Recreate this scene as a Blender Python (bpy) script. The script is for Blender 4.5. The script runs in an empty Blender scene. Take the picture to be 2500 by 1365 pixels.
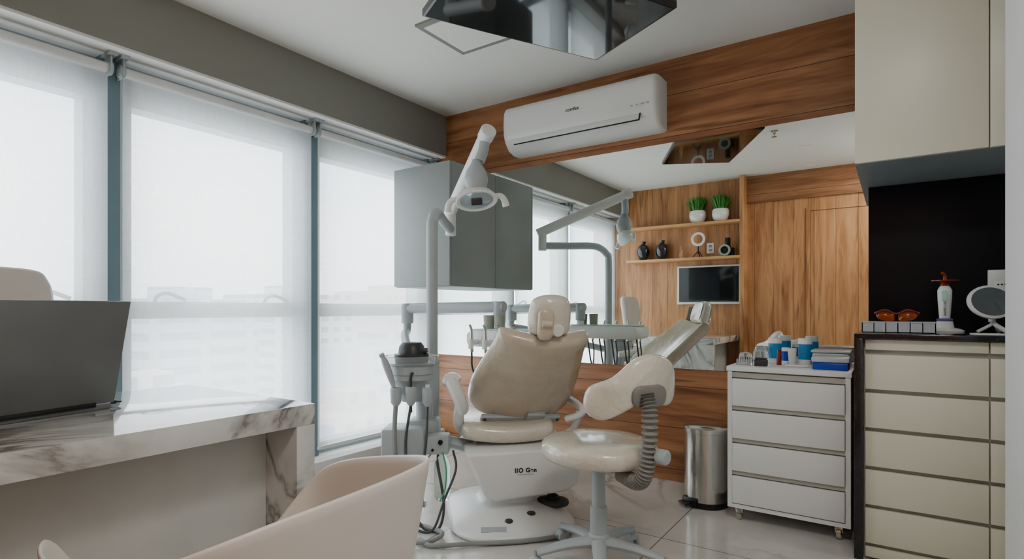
import bpy, bmesh, math, random
from mathutils import Vector, Matrix
from math import sin, cos, pi, radians, sqrt
random.seed(4)
SC=bpy.context.scene
COL=SC.collection
WO={}
def lin(c):
    return tuple(((x/255)/12.92 if x/255<=0.04045 else ((x/255+0.055)/1.055)**2.4) for x in c)
# ------------------------------------------------------------ materials
def newmat(name):
    m=bpy.data.materials.new(name); m.use_nodes=True
    nt=m.node_tree; nt.nodes.clear()
    out=nt.nodes.new('ShaderNodeOutputMaterial')
    return m,nt,out
def N(nt,t,**kw):
    n=nt.nodes.new('ShaderNode'+t)
    for k,v in kw.items():
        if k in n.inputs: n.inputs[k].default_value=v
        else: setattr(n,k,v)
    return n
def ramp(nt,fac,stops):
    r=nt.nodes.new('ShaderNodeValToRGB')
    el=r.color_ramp.elements
    while len(el)<len(stops): el.new(0.5)
    for e,(p,c) in zip(el,stops):
        e.position=p; e.color=(c[0],c[1],c[2],1)
    nt.links.new(fac,r.inputs[0]); return r
def mat(name,c,rough=.5,metal=0.,coat=0.,nscale=6,namt=.05,bump=0.,bscale=30,trans=0.,emis=0.,ior=1.45,stretch=None,bdist=0.,spec=.5):
    m,nt,out=newmat(name); L=nt.links
    c=lin(c)
    p=N(nt,'BsdfPrincipled'); p.inputs['Roughness'].default_value=rough; p.inputs['Metallic'].default_value=metal
    p.inputs['Coat Weight'].default_value=coat; p.inputs['Coat Roughness'].default_value=.12
    p.inputs['Transmission Weight'].default_value=trans; p.inputs['IOR'].default_value=ior
    p.inputs['Specular IOR Level'].default_value=spec
    tc=N(nt,'TexCoord'); no=N(nt,'TexNoise'); no.inputs['Scale'].default_value=nscale; no.inputs['Detail'].default_value=3
    src=tc.outputs['Object']
    if stretch:
        mp=N(nt,'Mapping'); mp.inputs['Scale'].default_value=stretch; L.new(src,mp.inputs[0]); src=mp.outputs[0]
    L.new(src,no.inputs['Vector'])
    r=ramp(nt,no.outputs['Fac'],[(.3,tuple(x*(1-namt) for x in c)),(.7,tuple(min(1,x*(1+namt)) for x in c))])
    L.new(r.outputs[0],p.inputs['Base Color'])
    if bump:
        b=N(nt,'Bump'); b.inputs['Strength'].default_value=bump; b.inputs['Distance'].default_value=.01
        n2=N(nt,'TexNoise'); n2.inputs['Scale'].default_value=bscale; n2.inputs['Detail'].default_value=4; n2.inputs['Distortion'].default_value=bdist
        L.new(src,n2.inputs['Vector']); L.new(n2.outputs['Fac'],b.inputs['Height']); L.new(b.outputs[0],p.inputs['Normal'])
    if emis:
        p.inputs['Emission Color'].default_value=(*c,1); p.inputs['Emission Strength'].default_value=emis
    L.new(p.outputs[0],out.inputs[0]); return m
def wood(name,along,across,plank=.24,dark=(118,74,44),mid=(158,106,68),light=(184,132,90),rough=.42,lines=True,seed=0.):
    m,nt,out=newmat(name); L=nt.links
    p=N(nt,'BsdfPrincipled'); p.inputs['Roughness'].default_value=rough
    tc=N(nt,'TexCoord'); sp=N(nt,'SeparateXYZ'); L.new(tc.outputs['Object'],sp.inputs[0])
    def M(op,a,b=None):
        n=N(nt,'Math',operation=op)
        for i,v in enumerate((a,b)):
            if v is None: continue
            if isinstance(v,(int,float)): n.inputs[i].default_value=v
            else: L.new(v,n.inputs[i])
        return n.outputs[0]
    al=sp.outputs[along]; ac=sp.outputs[across]
    q=M('DIVIDE',M('ADD',ac,10.0+seed),plank)
    pid=M('FLOOR',q); fr=M('FRACT',q)
    a2=M('ADD',M('MULTIPLY',al,.7),M('MULTIPLY',pid,3.71))
    cb=N(nt,'CombineXYZ'); L.new(a2,cb.inputs[0]); L.new(M('MULTIPLY',ac,9.),cb.inputs[1]); L.new(M('MULTIPLY',pid,1.7),cb.inputs[2])
    n1=N(nt,'TexNoise'); n1.inputs['Scale'].default_value=1.3; n1.inputs['Detail'].default_value=5; n1.inputs['Distortion'].default_value=.7; L.new(cb.outputs[0],n1.inputs['Vector'])
    cb2=N(nt,'CombineXYZ'); L.new(M('MULTIPLY',al,4.),cb2.inputs[0]); L.new(M('MULTIPLY',ac,140.),cb2.inputs[1]); L.new(pid,cb2.inputs[2])
    n2=N(nt,'TexNoise'); n2.inputs['Scale'].default_value=1.; n2.inputs['Detail'].default_value=2; L.new(cb2.outputs[0],n2.inputs['Vector'])
    cb3=N(nt,'CombineXYZ'); L.new(M('MULTIPLY',al,1.1),cb3.inputs[0]); L.new(M('MULTIPLY',ac,7.),cb3.inputs[1]); L.new(M('MULTIPLY',pid,2.3),cb3.inputs[2])
    n3=N(nt,'TexNoise'); n3.inputs['Scale'].default_value=1.0; n3.inputs['Detail'].default_value=2; n3.inputs['Distortion'].default_value=1.0; L.new(cb3.outputs[0],n3.inputs['Vector'])
    ring=M('ABSOLUTE',M('SUBTRACT',M('FRACT',M('MULTIPLY',n3.outputs['Fac'],6.)),.5))
    f=M('ADD',M('ADD',M('MULTIPLY',n1.outputs['Fac'],.78),M('MULTIPLY',n2.outputs['Fac'],.12)),M('MULTIPLY',ring,.16))
    r=ramp(nt,f,[(.30,lin(dark)),(.48,lin(mid)),(.66,lin(light))])
    st=N(nt,'TexNoise'); st.inputs['Scale'].default_value=2.2; st.inputs['Detail'].default_value=2; L.new(cb.outputs[0],st.inputs['Vector'])
    sr=ramp(nt,st.outputs['Fac'],[(.60,(0,0,0)),(.72,(1,1,1))])
    mx=N(nt,'Mix',data_type='RGBA'); mx.inputs[7].default_value=(*[x*.5 for x in lin(dark)],1)
    L.new(r.outputs[0],mx.inputs[6]); L.new(M('MULTIPLY',sr.outputs[0],.7),mx.inputs[0])
    last=mx.outputs[2]
    if lines:
        e=M('MINIMUM',fr,M('SUBTRACT',1.,fr)); ln=M('LESS_THAN',e,.008)
        m2=N(nt,'Mix',data_type='RGBA'); m2.inputs[7].default_value=(*[x*.4 for x in lin(dark)],1)
        L.new(last,m2.inputs[6]); L.new(ln,m2.inputs[0]); last=m2.outputs[2]
    L.new(last,p.inputs['Base Color'])
    b=N(nt,'Bump'); b.inputs['Strength'].default_value=.12; b.inputs['Distance'].default_value=.003; L.new(f,b.inputs['Height']); L.new(b.outputs[0],p.inputs['Normal'])
    L.new(p.outputs[0],out.inputs[0]); return m
def marble(name,base,vein,rough=.12,scale=1.3,thin=.035,tile=None,grout=(120,118,112),coat=.3,amt=.8,klo=.42):
    m,nt,out=newmat(name); L=nt.links
    p=N(nt,'BsdfPrincipled'); p.inputs['Roughness'].default_value=rough; p.inputs['Coat Weight'].default_value=coat; p.inputs['Coat Roughness'].default_value=.06
    tc=N(nt,'TexCoord')
    w=N(nt,'TexNoise'); w.inputs['Scale'].default_value=scale; w.inputs['Detail'].default_value=7; w.inputs['Roughness'].default_value=.55; w.inputs['Distortion'].default_value=1.4
    L.new(tc.outputs['Object'],w.inputs['Vector'])
    s=N(nt,'Math',operation='SUBTRACT'); s.inputs[1].default_value=.5; L.new(w.outputs['Fac'],s.inputs[0])
    a=N(nt,'Math',operation='ABSOLUTE'); L.new(s.outputs[0],a.inputs[0])
    vm=ramp(nt,a.outputs[0],[(0.,(1,1,1)),(thin*.35,(.5,.5,.5)),(thin,(0,0,0))])
    k=N(nt,'TexNoise'); k.inputs['Scale'].default_value=scale*.8; L.new(tc.outputs['Object'],k.inputs['Vector'])
    km=ramp(nt,k.outputs['Fac'],[(klo,(0,0,0)),(klo+.18,(amt,amt,amt))])
    mu=N(nt,'Math',operation='MULTIPLY'); L.new(vm.outputs[0],mu.inputs[0]); L.new(km.outputs[0],mu.inputs[1])
    cl=N(nt,'TexNoise'); cl.inputs['Scale'].default_value=scale*2; cl.inputs['Detail'].default_value=5; L.new(tc.outputs['Object'],cl.inputs['Vector'])
    b=lin(base); cr=ramp(nt,cl.outputs['Fac'],[(.35,tuple(x*.80 for x in b)),(.6,b)])
    mx=N(nt,'Mix',data_type='RGBA'); L.new(mu.outputs[0],mx.inputs[0]); L.new(cr.outputs[0],mx.inputs[6]); mx.inputs[7].default_value=(*lin(vein),1)
    last=mx.outputs[2]
    if tile:
        mp=N(nt,'Mapping'); mp.inputs['Location'].default_value=(tile[1],tile[2],0); L.new(tc.outputs['Object'],mp.inputs[0])
        br=N(nt,'TexBrick'); br.offset=0.; br.inputs['Scale'].default_value=1.; br.inputs['Mortar Size'].default_value=.003; br.inputs['Mortar Smooth'].default_value=0.
        br.inputs['Brick Width'].default_value=tile[0]; br.inputs['Row Height'].default_value=tile[0]; L.new(mp.outputs[0],br.inputs['Vector'])
        m2=N(nt,'Mix',data_type='RGBA'); L.new(br.outputs['Fac'],m2.inputs[0]); L.new(last,m2.inputs[6]); m2.inputs[7].default_value=(*lin(grout),1); last=m2.outputs[2]
    L.new(last,p.inputs['Base Color']); L.new(p.outputs[0],out.inputs[0]); return m

M_white=mat('white_paint',(222,222,218),.75,nscale=3,namt=.02,bump=.05,bscale=120)
M_ceil=mat('ceiling_paint',(228,227,220),.85,nscale=2,namt=.015)
M_beam=mat('beam_paint',(132,131,124),.8,nscale=2,namt=.02)
M_rwall=mat('right_wall_paint',(242,243,244),.7,nscale=2,namt=.01)
M_woodh=wood('wood_horizontal',0,2,.262,dark=(112,68,40),mid=(150,99,62),light=(176,124,82),seed=.144)
M_woodv=wood('wood_vertical',2,0,.21,dark=(142,92,54),mid=(182,127,80),light=(204,152,104))
M_shelf=wood('shelf_wood',0,2,.5,dark=(176,124,74),mid=(206,154,98),light=(220,174,118),lines=False)
M_floor=marble('floor_marble',(214,210,203),(132,118,102),rough=.16,scale=.9,thin=.04,tile=(.9,.915,-2.585+1.8),amt=.7,coat=.3)
M_desk=marble('desk_marble',(214,214,210),(92,82,70),rough=.06,scale=1.5,thin=.06,coat=.7,amt=1.,klo=.32)
M_panel=mat('modesty_panel',(196,196,190),.6)
M_cream=mat('cream_laminate',(222,220,200),.35,nscale=3,namt=.02)
M_grey=mat('grey_lacquer',(142,148,146),.5,nscale=3,namt=.02)
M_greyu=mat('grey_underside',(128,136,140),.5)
M_granite=mat('black_granite',(26,26,30),.18,coat=.3,nscale=150,namt=.6)
M_splash=mat('black_backsplash',(12,14,21),.3,nscale=100,namt=.2,spec=.2)
M_alu=mat('anodised_channel',(172,170,160),.45,metal=0.)
M_chrome=mat('brushed_steel',(200,198,192),.18,metal=1.,nscale=3,namt=.05)
M_plw=mat('white_plastic',(228,229,226),.3,nscale=5,namt=.02)
M_plg=mat('grey_plastic',(166,174,176),.4,nscale=5,namt=.04)
M_dk=mat('dark_plastic',(52,54,56),.4)
M_blk=mat('black_plastic',(18,18,20),.3)
M_scr=mat('glossy_screen',(8,10,12),.04,coat=.2)
M_uph=mat('upholstery_under_plastic_film',(196,182,160),.28,coat=.9,nscale=7,namt=.10,bump=.6,bscale=10,bdist=2.4)
M_uphw=mat('pale_upholstery_under_film',(216,208,190),.26,coat=1.,nscale=7,namt=.08,bump=.7,bscale=12,bdist=2.6)
M_shell=mat('moulded_plastic',(214,206,196),.4,nscale=3,namt=.02)
M_off=mat('white_leatherette',(204,200,194),.5,bump=.1,bscale=60)
M_lap=mat('laptop_aluminium',(116,118,118),.38,metal=.5)
M_win=mat('window_frame_paint',(150,162,168),.4)
M_bar=mat('blue_grey_aluminium',(104,130,140),.35,metal=.1)
M_tube=mat('roller_tube_metal',(212,214,212),.4)
M_plant=mat('grass_green',(54,122,38),.6,nscale=30,namt=.35)
M_pot=mat('white_ceramic',(232,230,222),.2,coat=.5)
M_vase=mat('black_ceramic',(28,30,38),.15,coat=.6)
M_figw=mat('carved_wood',(206,150,94),.5)
M_blue=mat('blue_plastic',(20,60,170),.35)
M_cyan=mat('cyan_label',(38,130,186),.4)
M_or=mat('amber_plastic',(196,90,30),.15,trans=.6)
M_red=mat('dark_red_plastic',(120,28,20),.3)
M_mint=mat('mint_plastic',(170,214,206),.4)
M_pur=mat('purple_rubber',(92,84,150),.5)
M_clear=mat('clear_plastic',(232,238,238),.08,trans=.85,ior=1.2)
M_water=mat('bottle_plastic',(214,230,222),.05,trans=.95,ior=1.1)
M_ink=mat('dark_print',(30,30,34),.5)
M_cup=mat('grey_cup',(150,152,140),.4)
M_hose=mat('grey_rubber_hose',(140,144,142),.5)
M_hosed=mat('dark_rubber_hose',(62,66,68),.5)
M_bel=mat('bellows_rubber',(128,126,120),.5)
M_lens=mat('lamp_reflector',(170,190,205),.05,metal=.7,coat=.5)
M_lm=mat('small_mirror_glass',(130,138,140),.2,metal=.5)
M_lcase=mat('translucent_white_case',(206,214,220),.25,trans=.3)
M_led=mat('downlight_diffuser',(235,234,228),.5)
M_green=mat('green_tube',(70,170,120),.4)

m,nt,out=newmat('wall_mirror_glass'); g=N(nt,'BsdfGlossy'); g.inputs['Roughness'].default_value=0.
tc=N(nt,'TexCoord'); no=N(nt,'TexNoise'); no.inputs['Scale'].default_value=.5; nt.links.new(tc.outputs['Object'],no.inputs['Vector'])
r=ramp(nt,no.outputs['Fac'],[(0,(.88,.92,.90)),(1,(.90,.94,.91))]); nt.links.new(r.outputs[0],g.inputs['Color']); nt.links.new(g.outputs[0],out.inputs[0]); M_mirror=m
m,nt,out=newmat('window_glass'); g=N(nt,'BsdfGlossy'); g.inputs['Roughness'].default_value=.02; t=N(nt,'BsdfTransparent'); t.inputs['Color'].default_value=(.93,.97,.98,1)
mx=N(nt,'MixShader'); mx.inputs[0].default_value=.06; nt.links.new(t.outputs[0],mx.inputs[1]); nt.links.new(g.outputs[0],mx.inputs[2]); nt.links.new(mx.outputs[0],out.inputs[0]); M_glass=m
m,nt,out=newmat('blind_screen_fabric'); L=nt.links
tr=N(nt,'BsdfTranslucent'); df=N(nt,'BsdfDiffuse'); tp=N(nt,'BsdfTransparent')
tc=N(nt,'TexCoord'); mp=N(nt,'Mapping'); mp.inputs['Scale'].default_value=(1,160,9); L.new(tc.outputs['Object'],mp.inputs[0])
no=N(nt,'TexNoise'); no.inputs['Scale'].default_value=1.; no.inputs['Detail'].default_value=3; L.new(mp.outputs[0],no.inputs['Vector'])
mp2=N(nt,'Mapping'); mp2.inputs['Scale'].default_value=(1,7,150); L.new(tc.outputs['Object'],mp2.inputs[0])
no2=N(nt,'TexNoise'); no2.inputs['Scale'].default_value=1.; no2.inputs['Detail'].default_value=3; L.new(mp2.outputs[0],no2.inputs['Vector'])
ad=N(nt,'Math',operation='ADD'); L.new(no.outputs['Fac'],ad.inputs[0]); L.new(no2.outputs['Fac'],ad.inputs[1])
r=ramp(nt,ad.outputs[0],[(.35,(.86,.88,.87)),(1,(.94,.95,.94))])
L.new(r.outputs[0],tr.inputs[0]); df.inputs[0].default_value=(.8,.8,.79,1)
m1=N(nt,'MixShader'); m1.inputs[0].default_value=.3; L.new(tr.outputs[0],m1.inputs[1]); L.new(df.outputs[0],m1.inputs[2])
rf=N(nt,'MapRange'); rf.inputs['From Min'].default_value=.6; rf.inputs['From Max'].default_value=1.4; rf.inputs['To Min'].default_value=.24; rf.inputs['To Max'].default_value=.38
L.new(ad.outputs[0],rf.inputs['Value'])
m2=N(nt,'MixShader'); L.new(rf.outputs[0],m2.inputs[0]); L.new(m1.outputs[0],m2.inputs[1]); L.new(tp.outputs[0],m2.inputs[2]); L.new(m2.outputs[0],out.inputs[0]); M_blind=m
def bmat(name,c1,c2,sx,sz):
    m,nt,out=newmat(name); L=nt.links; p=N(nt,'BsdfPrincipled'); p.inputs['Roughness'].default_value=.8
    tc=N(nt,'TexCoord'); sp=N(nt,'SeparateXYZ'); cb=N(nt,'CombineXYZ'); L.new(tc.outputs['Object'],sp.inputs[0]); L.new(sp.outputs[1],cb.inputs[0]); L.new(sp.outputs[2],cb.inputs[1])
    br=N(nt,'TexBrick'); br.offset=0.; br.inputs['Scale'].default_value=1.; br.inputs['Brick Width'].default_value=sx; br.inputs['Row Height'].default_value=sz; br.inputs['Mortar Size'].default_value=sz*.28
    br.inputs['Color1'].default_value=(*lin(c2),1); br.inputs['Color2'].default_value=(*lin(c2),1); br.inputs['Mortar'].default_value=(*lin(c1),1)
    L.new(cb.outputs[0],br.inputs['Vector']); L.new(br.outputs[0],p.inputs['Base Color']); L.new(p.outputs[0],out.inputs[0]); return m
M_b1=bmat('facade_pale_hazed',(228,224,220),(176,184,190),4,3)  # facade colours are paled to paint in the distance haze
M_b2=bmat('facade_rose_hazed',(220,204,196),(176,178,184),3,3.2)
M_b3=bmat('facade_grey_hazed',(206,210,214),(168,178,188),9,3.2)

# ------------------------------------------------------------ geometry
def catmull(P,n=6):
    P=[Vector(p) for p in P]
    if len(P)<3: return P
    out=[]
    for i in range(len(P)-1):
        p0=P[i-1] if i>0 else P[0]*2-P[1]; p1=P[i]; p2=P[i+1]; p3=P[i+2] if i+2<len(P) else P[-1]*2-P[-2]
        for k in range(n):
            t=k/n
            out.append(.5*((2*p1)+(p2-p0)*t+(2*p0-5*p1+4*p2-p3)*t*t+(3*p1-p0-3*p2+p3)*t**3))
    out.append(P[-1]); return out
def catclosed(P,n=5):
    P=[Vector((p[0],p[1],0)) for p in P]; out=[]; K=len(P)
    for i in range(K):
        p0,p1,p2,p3=P[i-1],P[i],P[(i+1)%K],P[(i+2)%K]
        for k in range(n):
            t=k/n; v=.5*((2*p1)+(p2-p0)*t+(2*p0-5*p1+4*p2-p3)*t*t+(3*p1-p0-3*p2+p3)*t**3)
            out.append((v.x,v.y))
    return out
def rrect(w,h,r,n=5,cx=0,cy=0):
    o=[]
    for (sx,sy,a0) in ((1,1,0),(-1,1,90),(-1,-1,180),(1,-1,270)):
        for k in range(n+1):
            a=radians(a0+90*k/n); o.append((cx+sx*(w/2-r)+r*cos(a),cy+sy*(h/2-r)+r*sin(a)))
    return o
def ell(a,b,n=28):
    return [(a*cos(2*pi*k/n),b*sin(2*pi*k/n)) for k in range(n)]
def mirror_out(half):
    return [(x,y) for x,y in half]+[(-x,y) for x,y in reversed(half) if abs(x)>1e-6]
class G:
    def __init__(s): s.bm=bmesh.new()
    def _add(s,b,M=None,mi=0):
        bmesh.ops.recalc_face_normals(b,faces=b.faces[:])
        for f in b.faces: f.material_index=mi
        if M is not None: bmesh.ops.transform(b,matrix=M,verts=b.verts[:])
        me=bpy.data.meshes.new('tmp'); b.to_mesh(me); b.free(); s.bm.from_mesh(me); bpy.data.meshes.remove(me); return s
    def box(s,x0,x1,y0,y1,z0,z1,bev=0,seg=2,M=None,mi=0):
        b=bmesh.new(); bmesh.ops.create_cube(b,size=1.)
        for v in b.verts: v.co=Vector(((x0+x1)/2+v.co.x*(x1-x0),(y0+y1)/2+v.co.y*(y1-y0),(z0+z1)/2+v.co.z*(z1-z0)))
        if bev: bmesh.ops.bevel(b,geom=b.edges[:],offset=bev,segments=seg,affect='EDGES',profile=.5)
        return s._add(b,M,mi)
    def xplane(s,x,y0,y1,z0,z1,mi=0):
        b=bmesh.new(); b.faces.new([b.verts.new(p) for p in ((x,y0,z0),(x,y1,z0),(x,y1,z1),(x,y0,z1))]); return s._add(b,None,mi)
    def loft(s,rings,cap0=True,cap1=True,closed=True,M=None,mi=0):
        b=bmesh.new(); R=[[b.verts.new(Vector(p)) for p in r] for r in rings]
        for i in range(len(R)-1):
            A,B=R[i],R[i+1]
            if len(A)==1 and len(B)==1: continue
            n=max(len(A),len(B))
            for k in range(n if closed else n-1):
                k2=(k+1)%n
                if len(A)==1: b.faces.new((A[0],B[k2],B[k]))
                elif len(B)==1: b.faces.new((A[k],A[k2],B[0]))
                else: b.faces.new((A[k],A[k2],B[k2],B[k]))
        if cap0 and len(R[0])>2: b.faces.new(R[0][::-1])
        if cap1 and len(R[-1])>2: b.faces.new(R[-1])
        return s._add(b,M,mi)
    def lathe(s,prof,c=(0,0,0),seg=28,M=None,mi=0,sx=1,sy=1):
        rings=[]
        for r,z in prof:
            if r<1e-5: rings.append([(c[0],c[1],c[2]+z)])
            else: rings.append([(c[0]+sx*r*cos(2*pi*k/seg),c[1]+sy*r*sin(2*pi*k/seg),c[2]+z) for k in range(seg)])
        return s.loft(rings,M=M,mi=mi)
    def cyl(s,p0,p1,r,seg=20,r1=None,M=None,mi=0,bev=0.):
        p0=Vector(p0); p1=Vector(p1); d=p1-p0; h=d.length
        Q=Matrix.Translation(p0)@d.to_track_quat('Z','Y').to_matrix().to_4x4()
        r1=r if r1 is None else r1
        pr=[(r,0),(r1,h)] if not bev else [(r-bev,0),(r,bev),(r1,h-bev),(r1-bev,h)]
        return s.lathe(pr,seg=seg,M=(M@Q if M is not None else Q),mi=mi)
    def tube(s,P,r,seg=10,n=6,M=None,mi=0,sm=True,flat=1.):
        P=catmull(P,n) if sm else [Vector(p) for p in P]
        K=len(P); rings=[]; up=None
        for i,p in enumerate(P):
            d=(P[min(i+1,K-1)]-P[max(i-1,0)]).normalized()
            if up is None:
                up=Vector((0,0,1)) if abs(d.z)<.9 else Vector((1,0,0))
            up=(up-d*up.dot(d)).normalized(); sd=d.cross(up)
            rr=r(i/(K-1)) if callable(r) else r
            rings.append([p+sd*(rr*cos(2*pi*k/seg))+up*(rr*flat*sin(2*pi*k/seg)) for k in range(seg)])
        return s.loft(rings,M=M,mi=mi)
    def prism(s,out,y0,y1,bev=0,seg=2,M=None,mi=0):
        b=bmesh.new(); A=[b.verts.new((x,y0,z)) for x,z in out]; B=[b.verts.new((x,y1,z)) for x,z in out]
        n=len(out); b.faces.new(A); b.faces.new(B[::-1])
        for k in range(n): b.faces.new((A[k],B[k],B[(k+1)%n],A[(k+1)%n]))
        if bev: bmesh.ops.bevel(b,geom=b.edges[:],offset=bev,segments=seg,affect='EDGES',profile=.5)
        return s._add(b,M,mi)
    def cushion(s,out,h,e=.03,dome=.01,z=0,M=None,mi=0,bend=None,steps=6):
        cx=sum(p[0] for p in out)/len(out); cy=sum(p[1] for p in out)/len(out)
        def ring(ins,zz):
            R=[]
            for x,y in out:
                dx,dy=x-cx,y-cy; l=sqrt(dx*dx+dy*dy); f=max(0.05,(l-ins)/l)
                R.append(Vector((cx+dx*f,cy+dy*f,zz)))
            return R
        def sc(f,zz): return [Vector((cx+(x-cx)*f,cy+(y-cy)*f,zz)) for x,y in out]
        rings=[[Vector((cx,cy,z-h/2-dome))],sc(.4,z-h/2-dome*.85),sc(.75,z-h/2-dome*.4)]
        for k in range(steps+1):
            a=-pi/2+pi*k/steps
            rings.append(ring(e*(1-cos(a)),z+h/2*sin(a)))
        rings+= [sc(.75,z+h/2+dome*.4),sc(.4,z+h/2+dome*.85),[Vector((cx,cy,z+h/2+dome))]]
        if bend: rings=[[bend(p) for p in r] for r in rings]
        return s.loft(rings,M=M,mi=mi)
    def obj(s,name,mats,parent=None,M=None,label=None,cat=None,group=None,kind=None,origin=None,sub=0,solid=0,sharp=38,smooth=True):
        bm=s.bm
        if M is not None: bmesh.ops.transform(bm,matrix=M,verts=bm.verts[:])
        mn=Vector([min(v.co[i] for v in bm.verts) for i in range(3)]); mxx=Vector([max(v.co[i] for v in bm.verts) for i in range(3)])
        c=(mn+mxx)/2 if origin is None else Vector(origin)
        if origin is None and parent is None: c.z=mn.z
        for v in bm.verts: v.co-=c
        me=bpy.data.meshes.new(name); bm.to_mesh(me); bm.free()
        if not isinstance(mats,(list,tuple)): mats=[mats]
        for m_ in mats: me.materials.append(m_)
        if smooth:
            for p in me.polygons: p.use_smooth=True
            me.set_sharp_from_angle(angle=radians(sharp))
        o=bpy.data.objects.new(name,me); COL.objects.link(o)
        if solid:
            md=o.modifiers.new('solid','SOLIDIFY'); md.thickness=solid; md.offset=0
        if sub:
            md=o.modifiers.new('sub','SUBSURF'); md.levels=sub; md.render_levels=sub
        WO[o.name]=c
        if parent is not None:
            o.parent=parent; o.location=c-WO[parent.name]
        else: o.location=c
        if label: o['label']=label
        if cat: o['category']=cat
        if group: o['group']=group
        if kind: o['kind']=kind
        return o
def thing(name,label,cat,loc,group=None):
    o=bpy.data.objects.new(name,None); o.empty_display_size=.05; COL.objects.link(o); o.location=loc; WO[o.name]=Vector(loc)
    o['label']=label; o['category']=cat
    if group: o['group']=group
    return o
def text(body,size,M,parent,name='lettering',mt=None,depth=.0006,bold=0.,spacing=1.):
    cu=bpy.data.curves.new('txt','FONT'); cu.body=body; cu.size=size; cu.align_x='CENTER'; cu.align_y='CENTER'; cu.extrude=depth; cu.offset=bold; cu.space_character=spacing
    to=bpy.data.objects.new('txt',cu); COL.objects.link(to)
    dg=bpy.context.evaluated_depsgraph_get(); me=bpy.data.meshes.new_from_object(to.evaluated_get(dg))
    bpy.data.objects.remove(to); g=G(); g.bm.from_mesh(me); bpy.data.meshes.remove(me)
    for f in g.bm.faces: f.material_index=0
    return g.obj(name,mt or M_ink,parent,M=M,smooth=False)
def T(x,y,z): return Matrix.Translation((x,y,z))
def RZ(d): return Matrix.Rotation(radians(d),4,'Z')
def RX(d): return Matrix.Rotation(radians(d),4,'X')
def RY(d): return Matrix.Rotation(radians(d),4,'Y')
def basis(o,ex,ey,ez):
    M=Matrix.Identity(4)
    for i,a in enumerate((ex,ey,ez)):
        a=Vector(a).normalized()
        for j in range(3): M[j][i]=a[j]
    for j in range(3): M[j][3]=o[j]
    return M
O0=(0,0,0)
H=1.08; D=3.49; CZ=2.656
# ------------------------------------------------------------ room
def S(name,g,m,**k): return g.obj(name,m,kind='structure',origin=O0,smooth=False,**k)
S('floor',G().box(-3.5,.75,-.3,3.62,-.1,0),M_floor)
S('ceiling',G().box(-3.5,.75,-.3,3.62,CZ,CZ+.1),M_ceil)
S('wall_back',G().box(-3.5,.75,D,D+.12,0,CZ),M_woodh)
S('wall_left',G().box(-3.5,-3.2,-.16,D,0,.10),M_white)
S('wall_above_window',G().box(-3.5,-3.38,-.16,D,2.32,CZ),M_white)
S('trim_1',G().box(-3.38,-3.04,-.16,D,2.335,CZ),M_beam)
S('trim_8',G().box(-3.38,-3.045,-.16,D,2.32,2.335),M_white)
S('trim_2',G().box(-3.2,-3.05,-.16,D,0,.10,bev=.004),M_white)
S('wall_right',G().box(.30,.75,-.16,2.48,0,CZ),M_rwall)
S('wall_right_recess',G().box(.60,.75,2.48,D,0,CZ),M_rwall)
S('wall_front',G().box(-3.5,.75,-.28,-.16,0,CZ),M_woodv)
S('trim_3',G().box(-1.52,-1.47,-.16,.02,0,CZ-.001),M_woodv)
S('trim_4',G().box(-1.47,.30,-.16,-.125,2.34,CZ-.001),M_woodh)
S('trim_5',G().box(-.84,-.80,-.16,-.135,0,2.23).box(-.8,-.02,-.16,-.135,2.19,2.23),M_woodv)
S('door_1',G().box(-.797,-.02,-.16,-.148,0.005,2.187),M_woodv)
ys=[-.14,1.168,2.312,3.47]
for i in range(3):
    y0,y1=ys[i],ys[i+1]
    g=G()
    X0,X1=-3.36,-3.25
    for a,b in ((y0,y0+.062),(y1-.045,y1)): g.box(-3.37,-3.195,a,b,.10,2.32,mi=1)
    for a,b in ((y0+.06,y0+.11),(y1-.10,y1-.04)): g.box(X0,X1,a,b,.12,2.30)
    for a,b in ((.10,.17),(1.03,1.12),(2.12,2.32)): g.box(X0,X1,y0+.06,y1-.04,a,b)
    g.xplane(-3.31,y0+.08,y1-.08,.15,2.2,mi=2)
    if i<2 :
        for hy in (y0+.22,y1-.30):
            g.tube([(-3.25,hy,1.12),(-3.215,hy,1.15),(-3.215,hy+.05,1.165),(-3.215,hy+.14,1.13)],.010,mi=0)
    S('window_%d'%(i+1),g,[M_win,M_bar,M_glass])
for i in range(3):
    y0,y1=[(-.13,1.143),(1.196,2.292),(2.332,3.462)][i]
    th=thing('roller_blind','white translucent screen roller blind lowered over the window','blind',(-3.15,(y0+y1)/2,.15),group='roller blinds along the window wall')
    G().xplane(-3.158,y0+.006,y1-.004,.165,2.262).obj('fabric',M_blind,th,smooth=False)
    G().cyl((-3.155,y0,2.25),(-3.155,y1,2.25),.024,seg=20).obj('roller_tube',M_tube,th)
    G().box(-3.166,-3.150,y0+.006,y1-.004,.148,.168,bev=.004).obj('bottom_bar',M_tube,th)
    for yy in (y0,y1):
        g=G(); g.box(-3.20,-3.12,yy-.004,yy+.004,2.215,2.32,bev=.002); g.cyl((-3.155,yy-.012,2.25),(-3.155,yy+.012,2.25),.031); g.box(-3.2,-3.10,yy-.018,yy+.018,2.305,2.32)
        g.obj('bracket',M_plg,th)
    if i>0:
        G().tube([(-3.135,y0-.008,2.25),(-3.135,y0-.008,1.1)],.0022,seg=5,sm=False).obj('bead_chain',M_tube,th)
S('trim_6',G().box(-2.2,-1.80,2.26,2.68,CZ-.012,CZ+.01),M_beam)
S('trim_7',G().box(-2.165,-1.835,2.295,2.645,CZ-.0165,CZ-.011),M_ceil)
g=G(); g.lathe([(.03,0),(.03,-.004),(.012,-.008),(.012,-.03),(.004,-.034),(.004,-.05),(.022,-.052),(.022,-.055),(0,-.055)],c=(-.89,1.57,CZ))
g.obj('fire_sprinkler',M_chrome,label='small chrome sprinkler head fixed to the white ceiling',cat='sprinkler')
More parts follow.
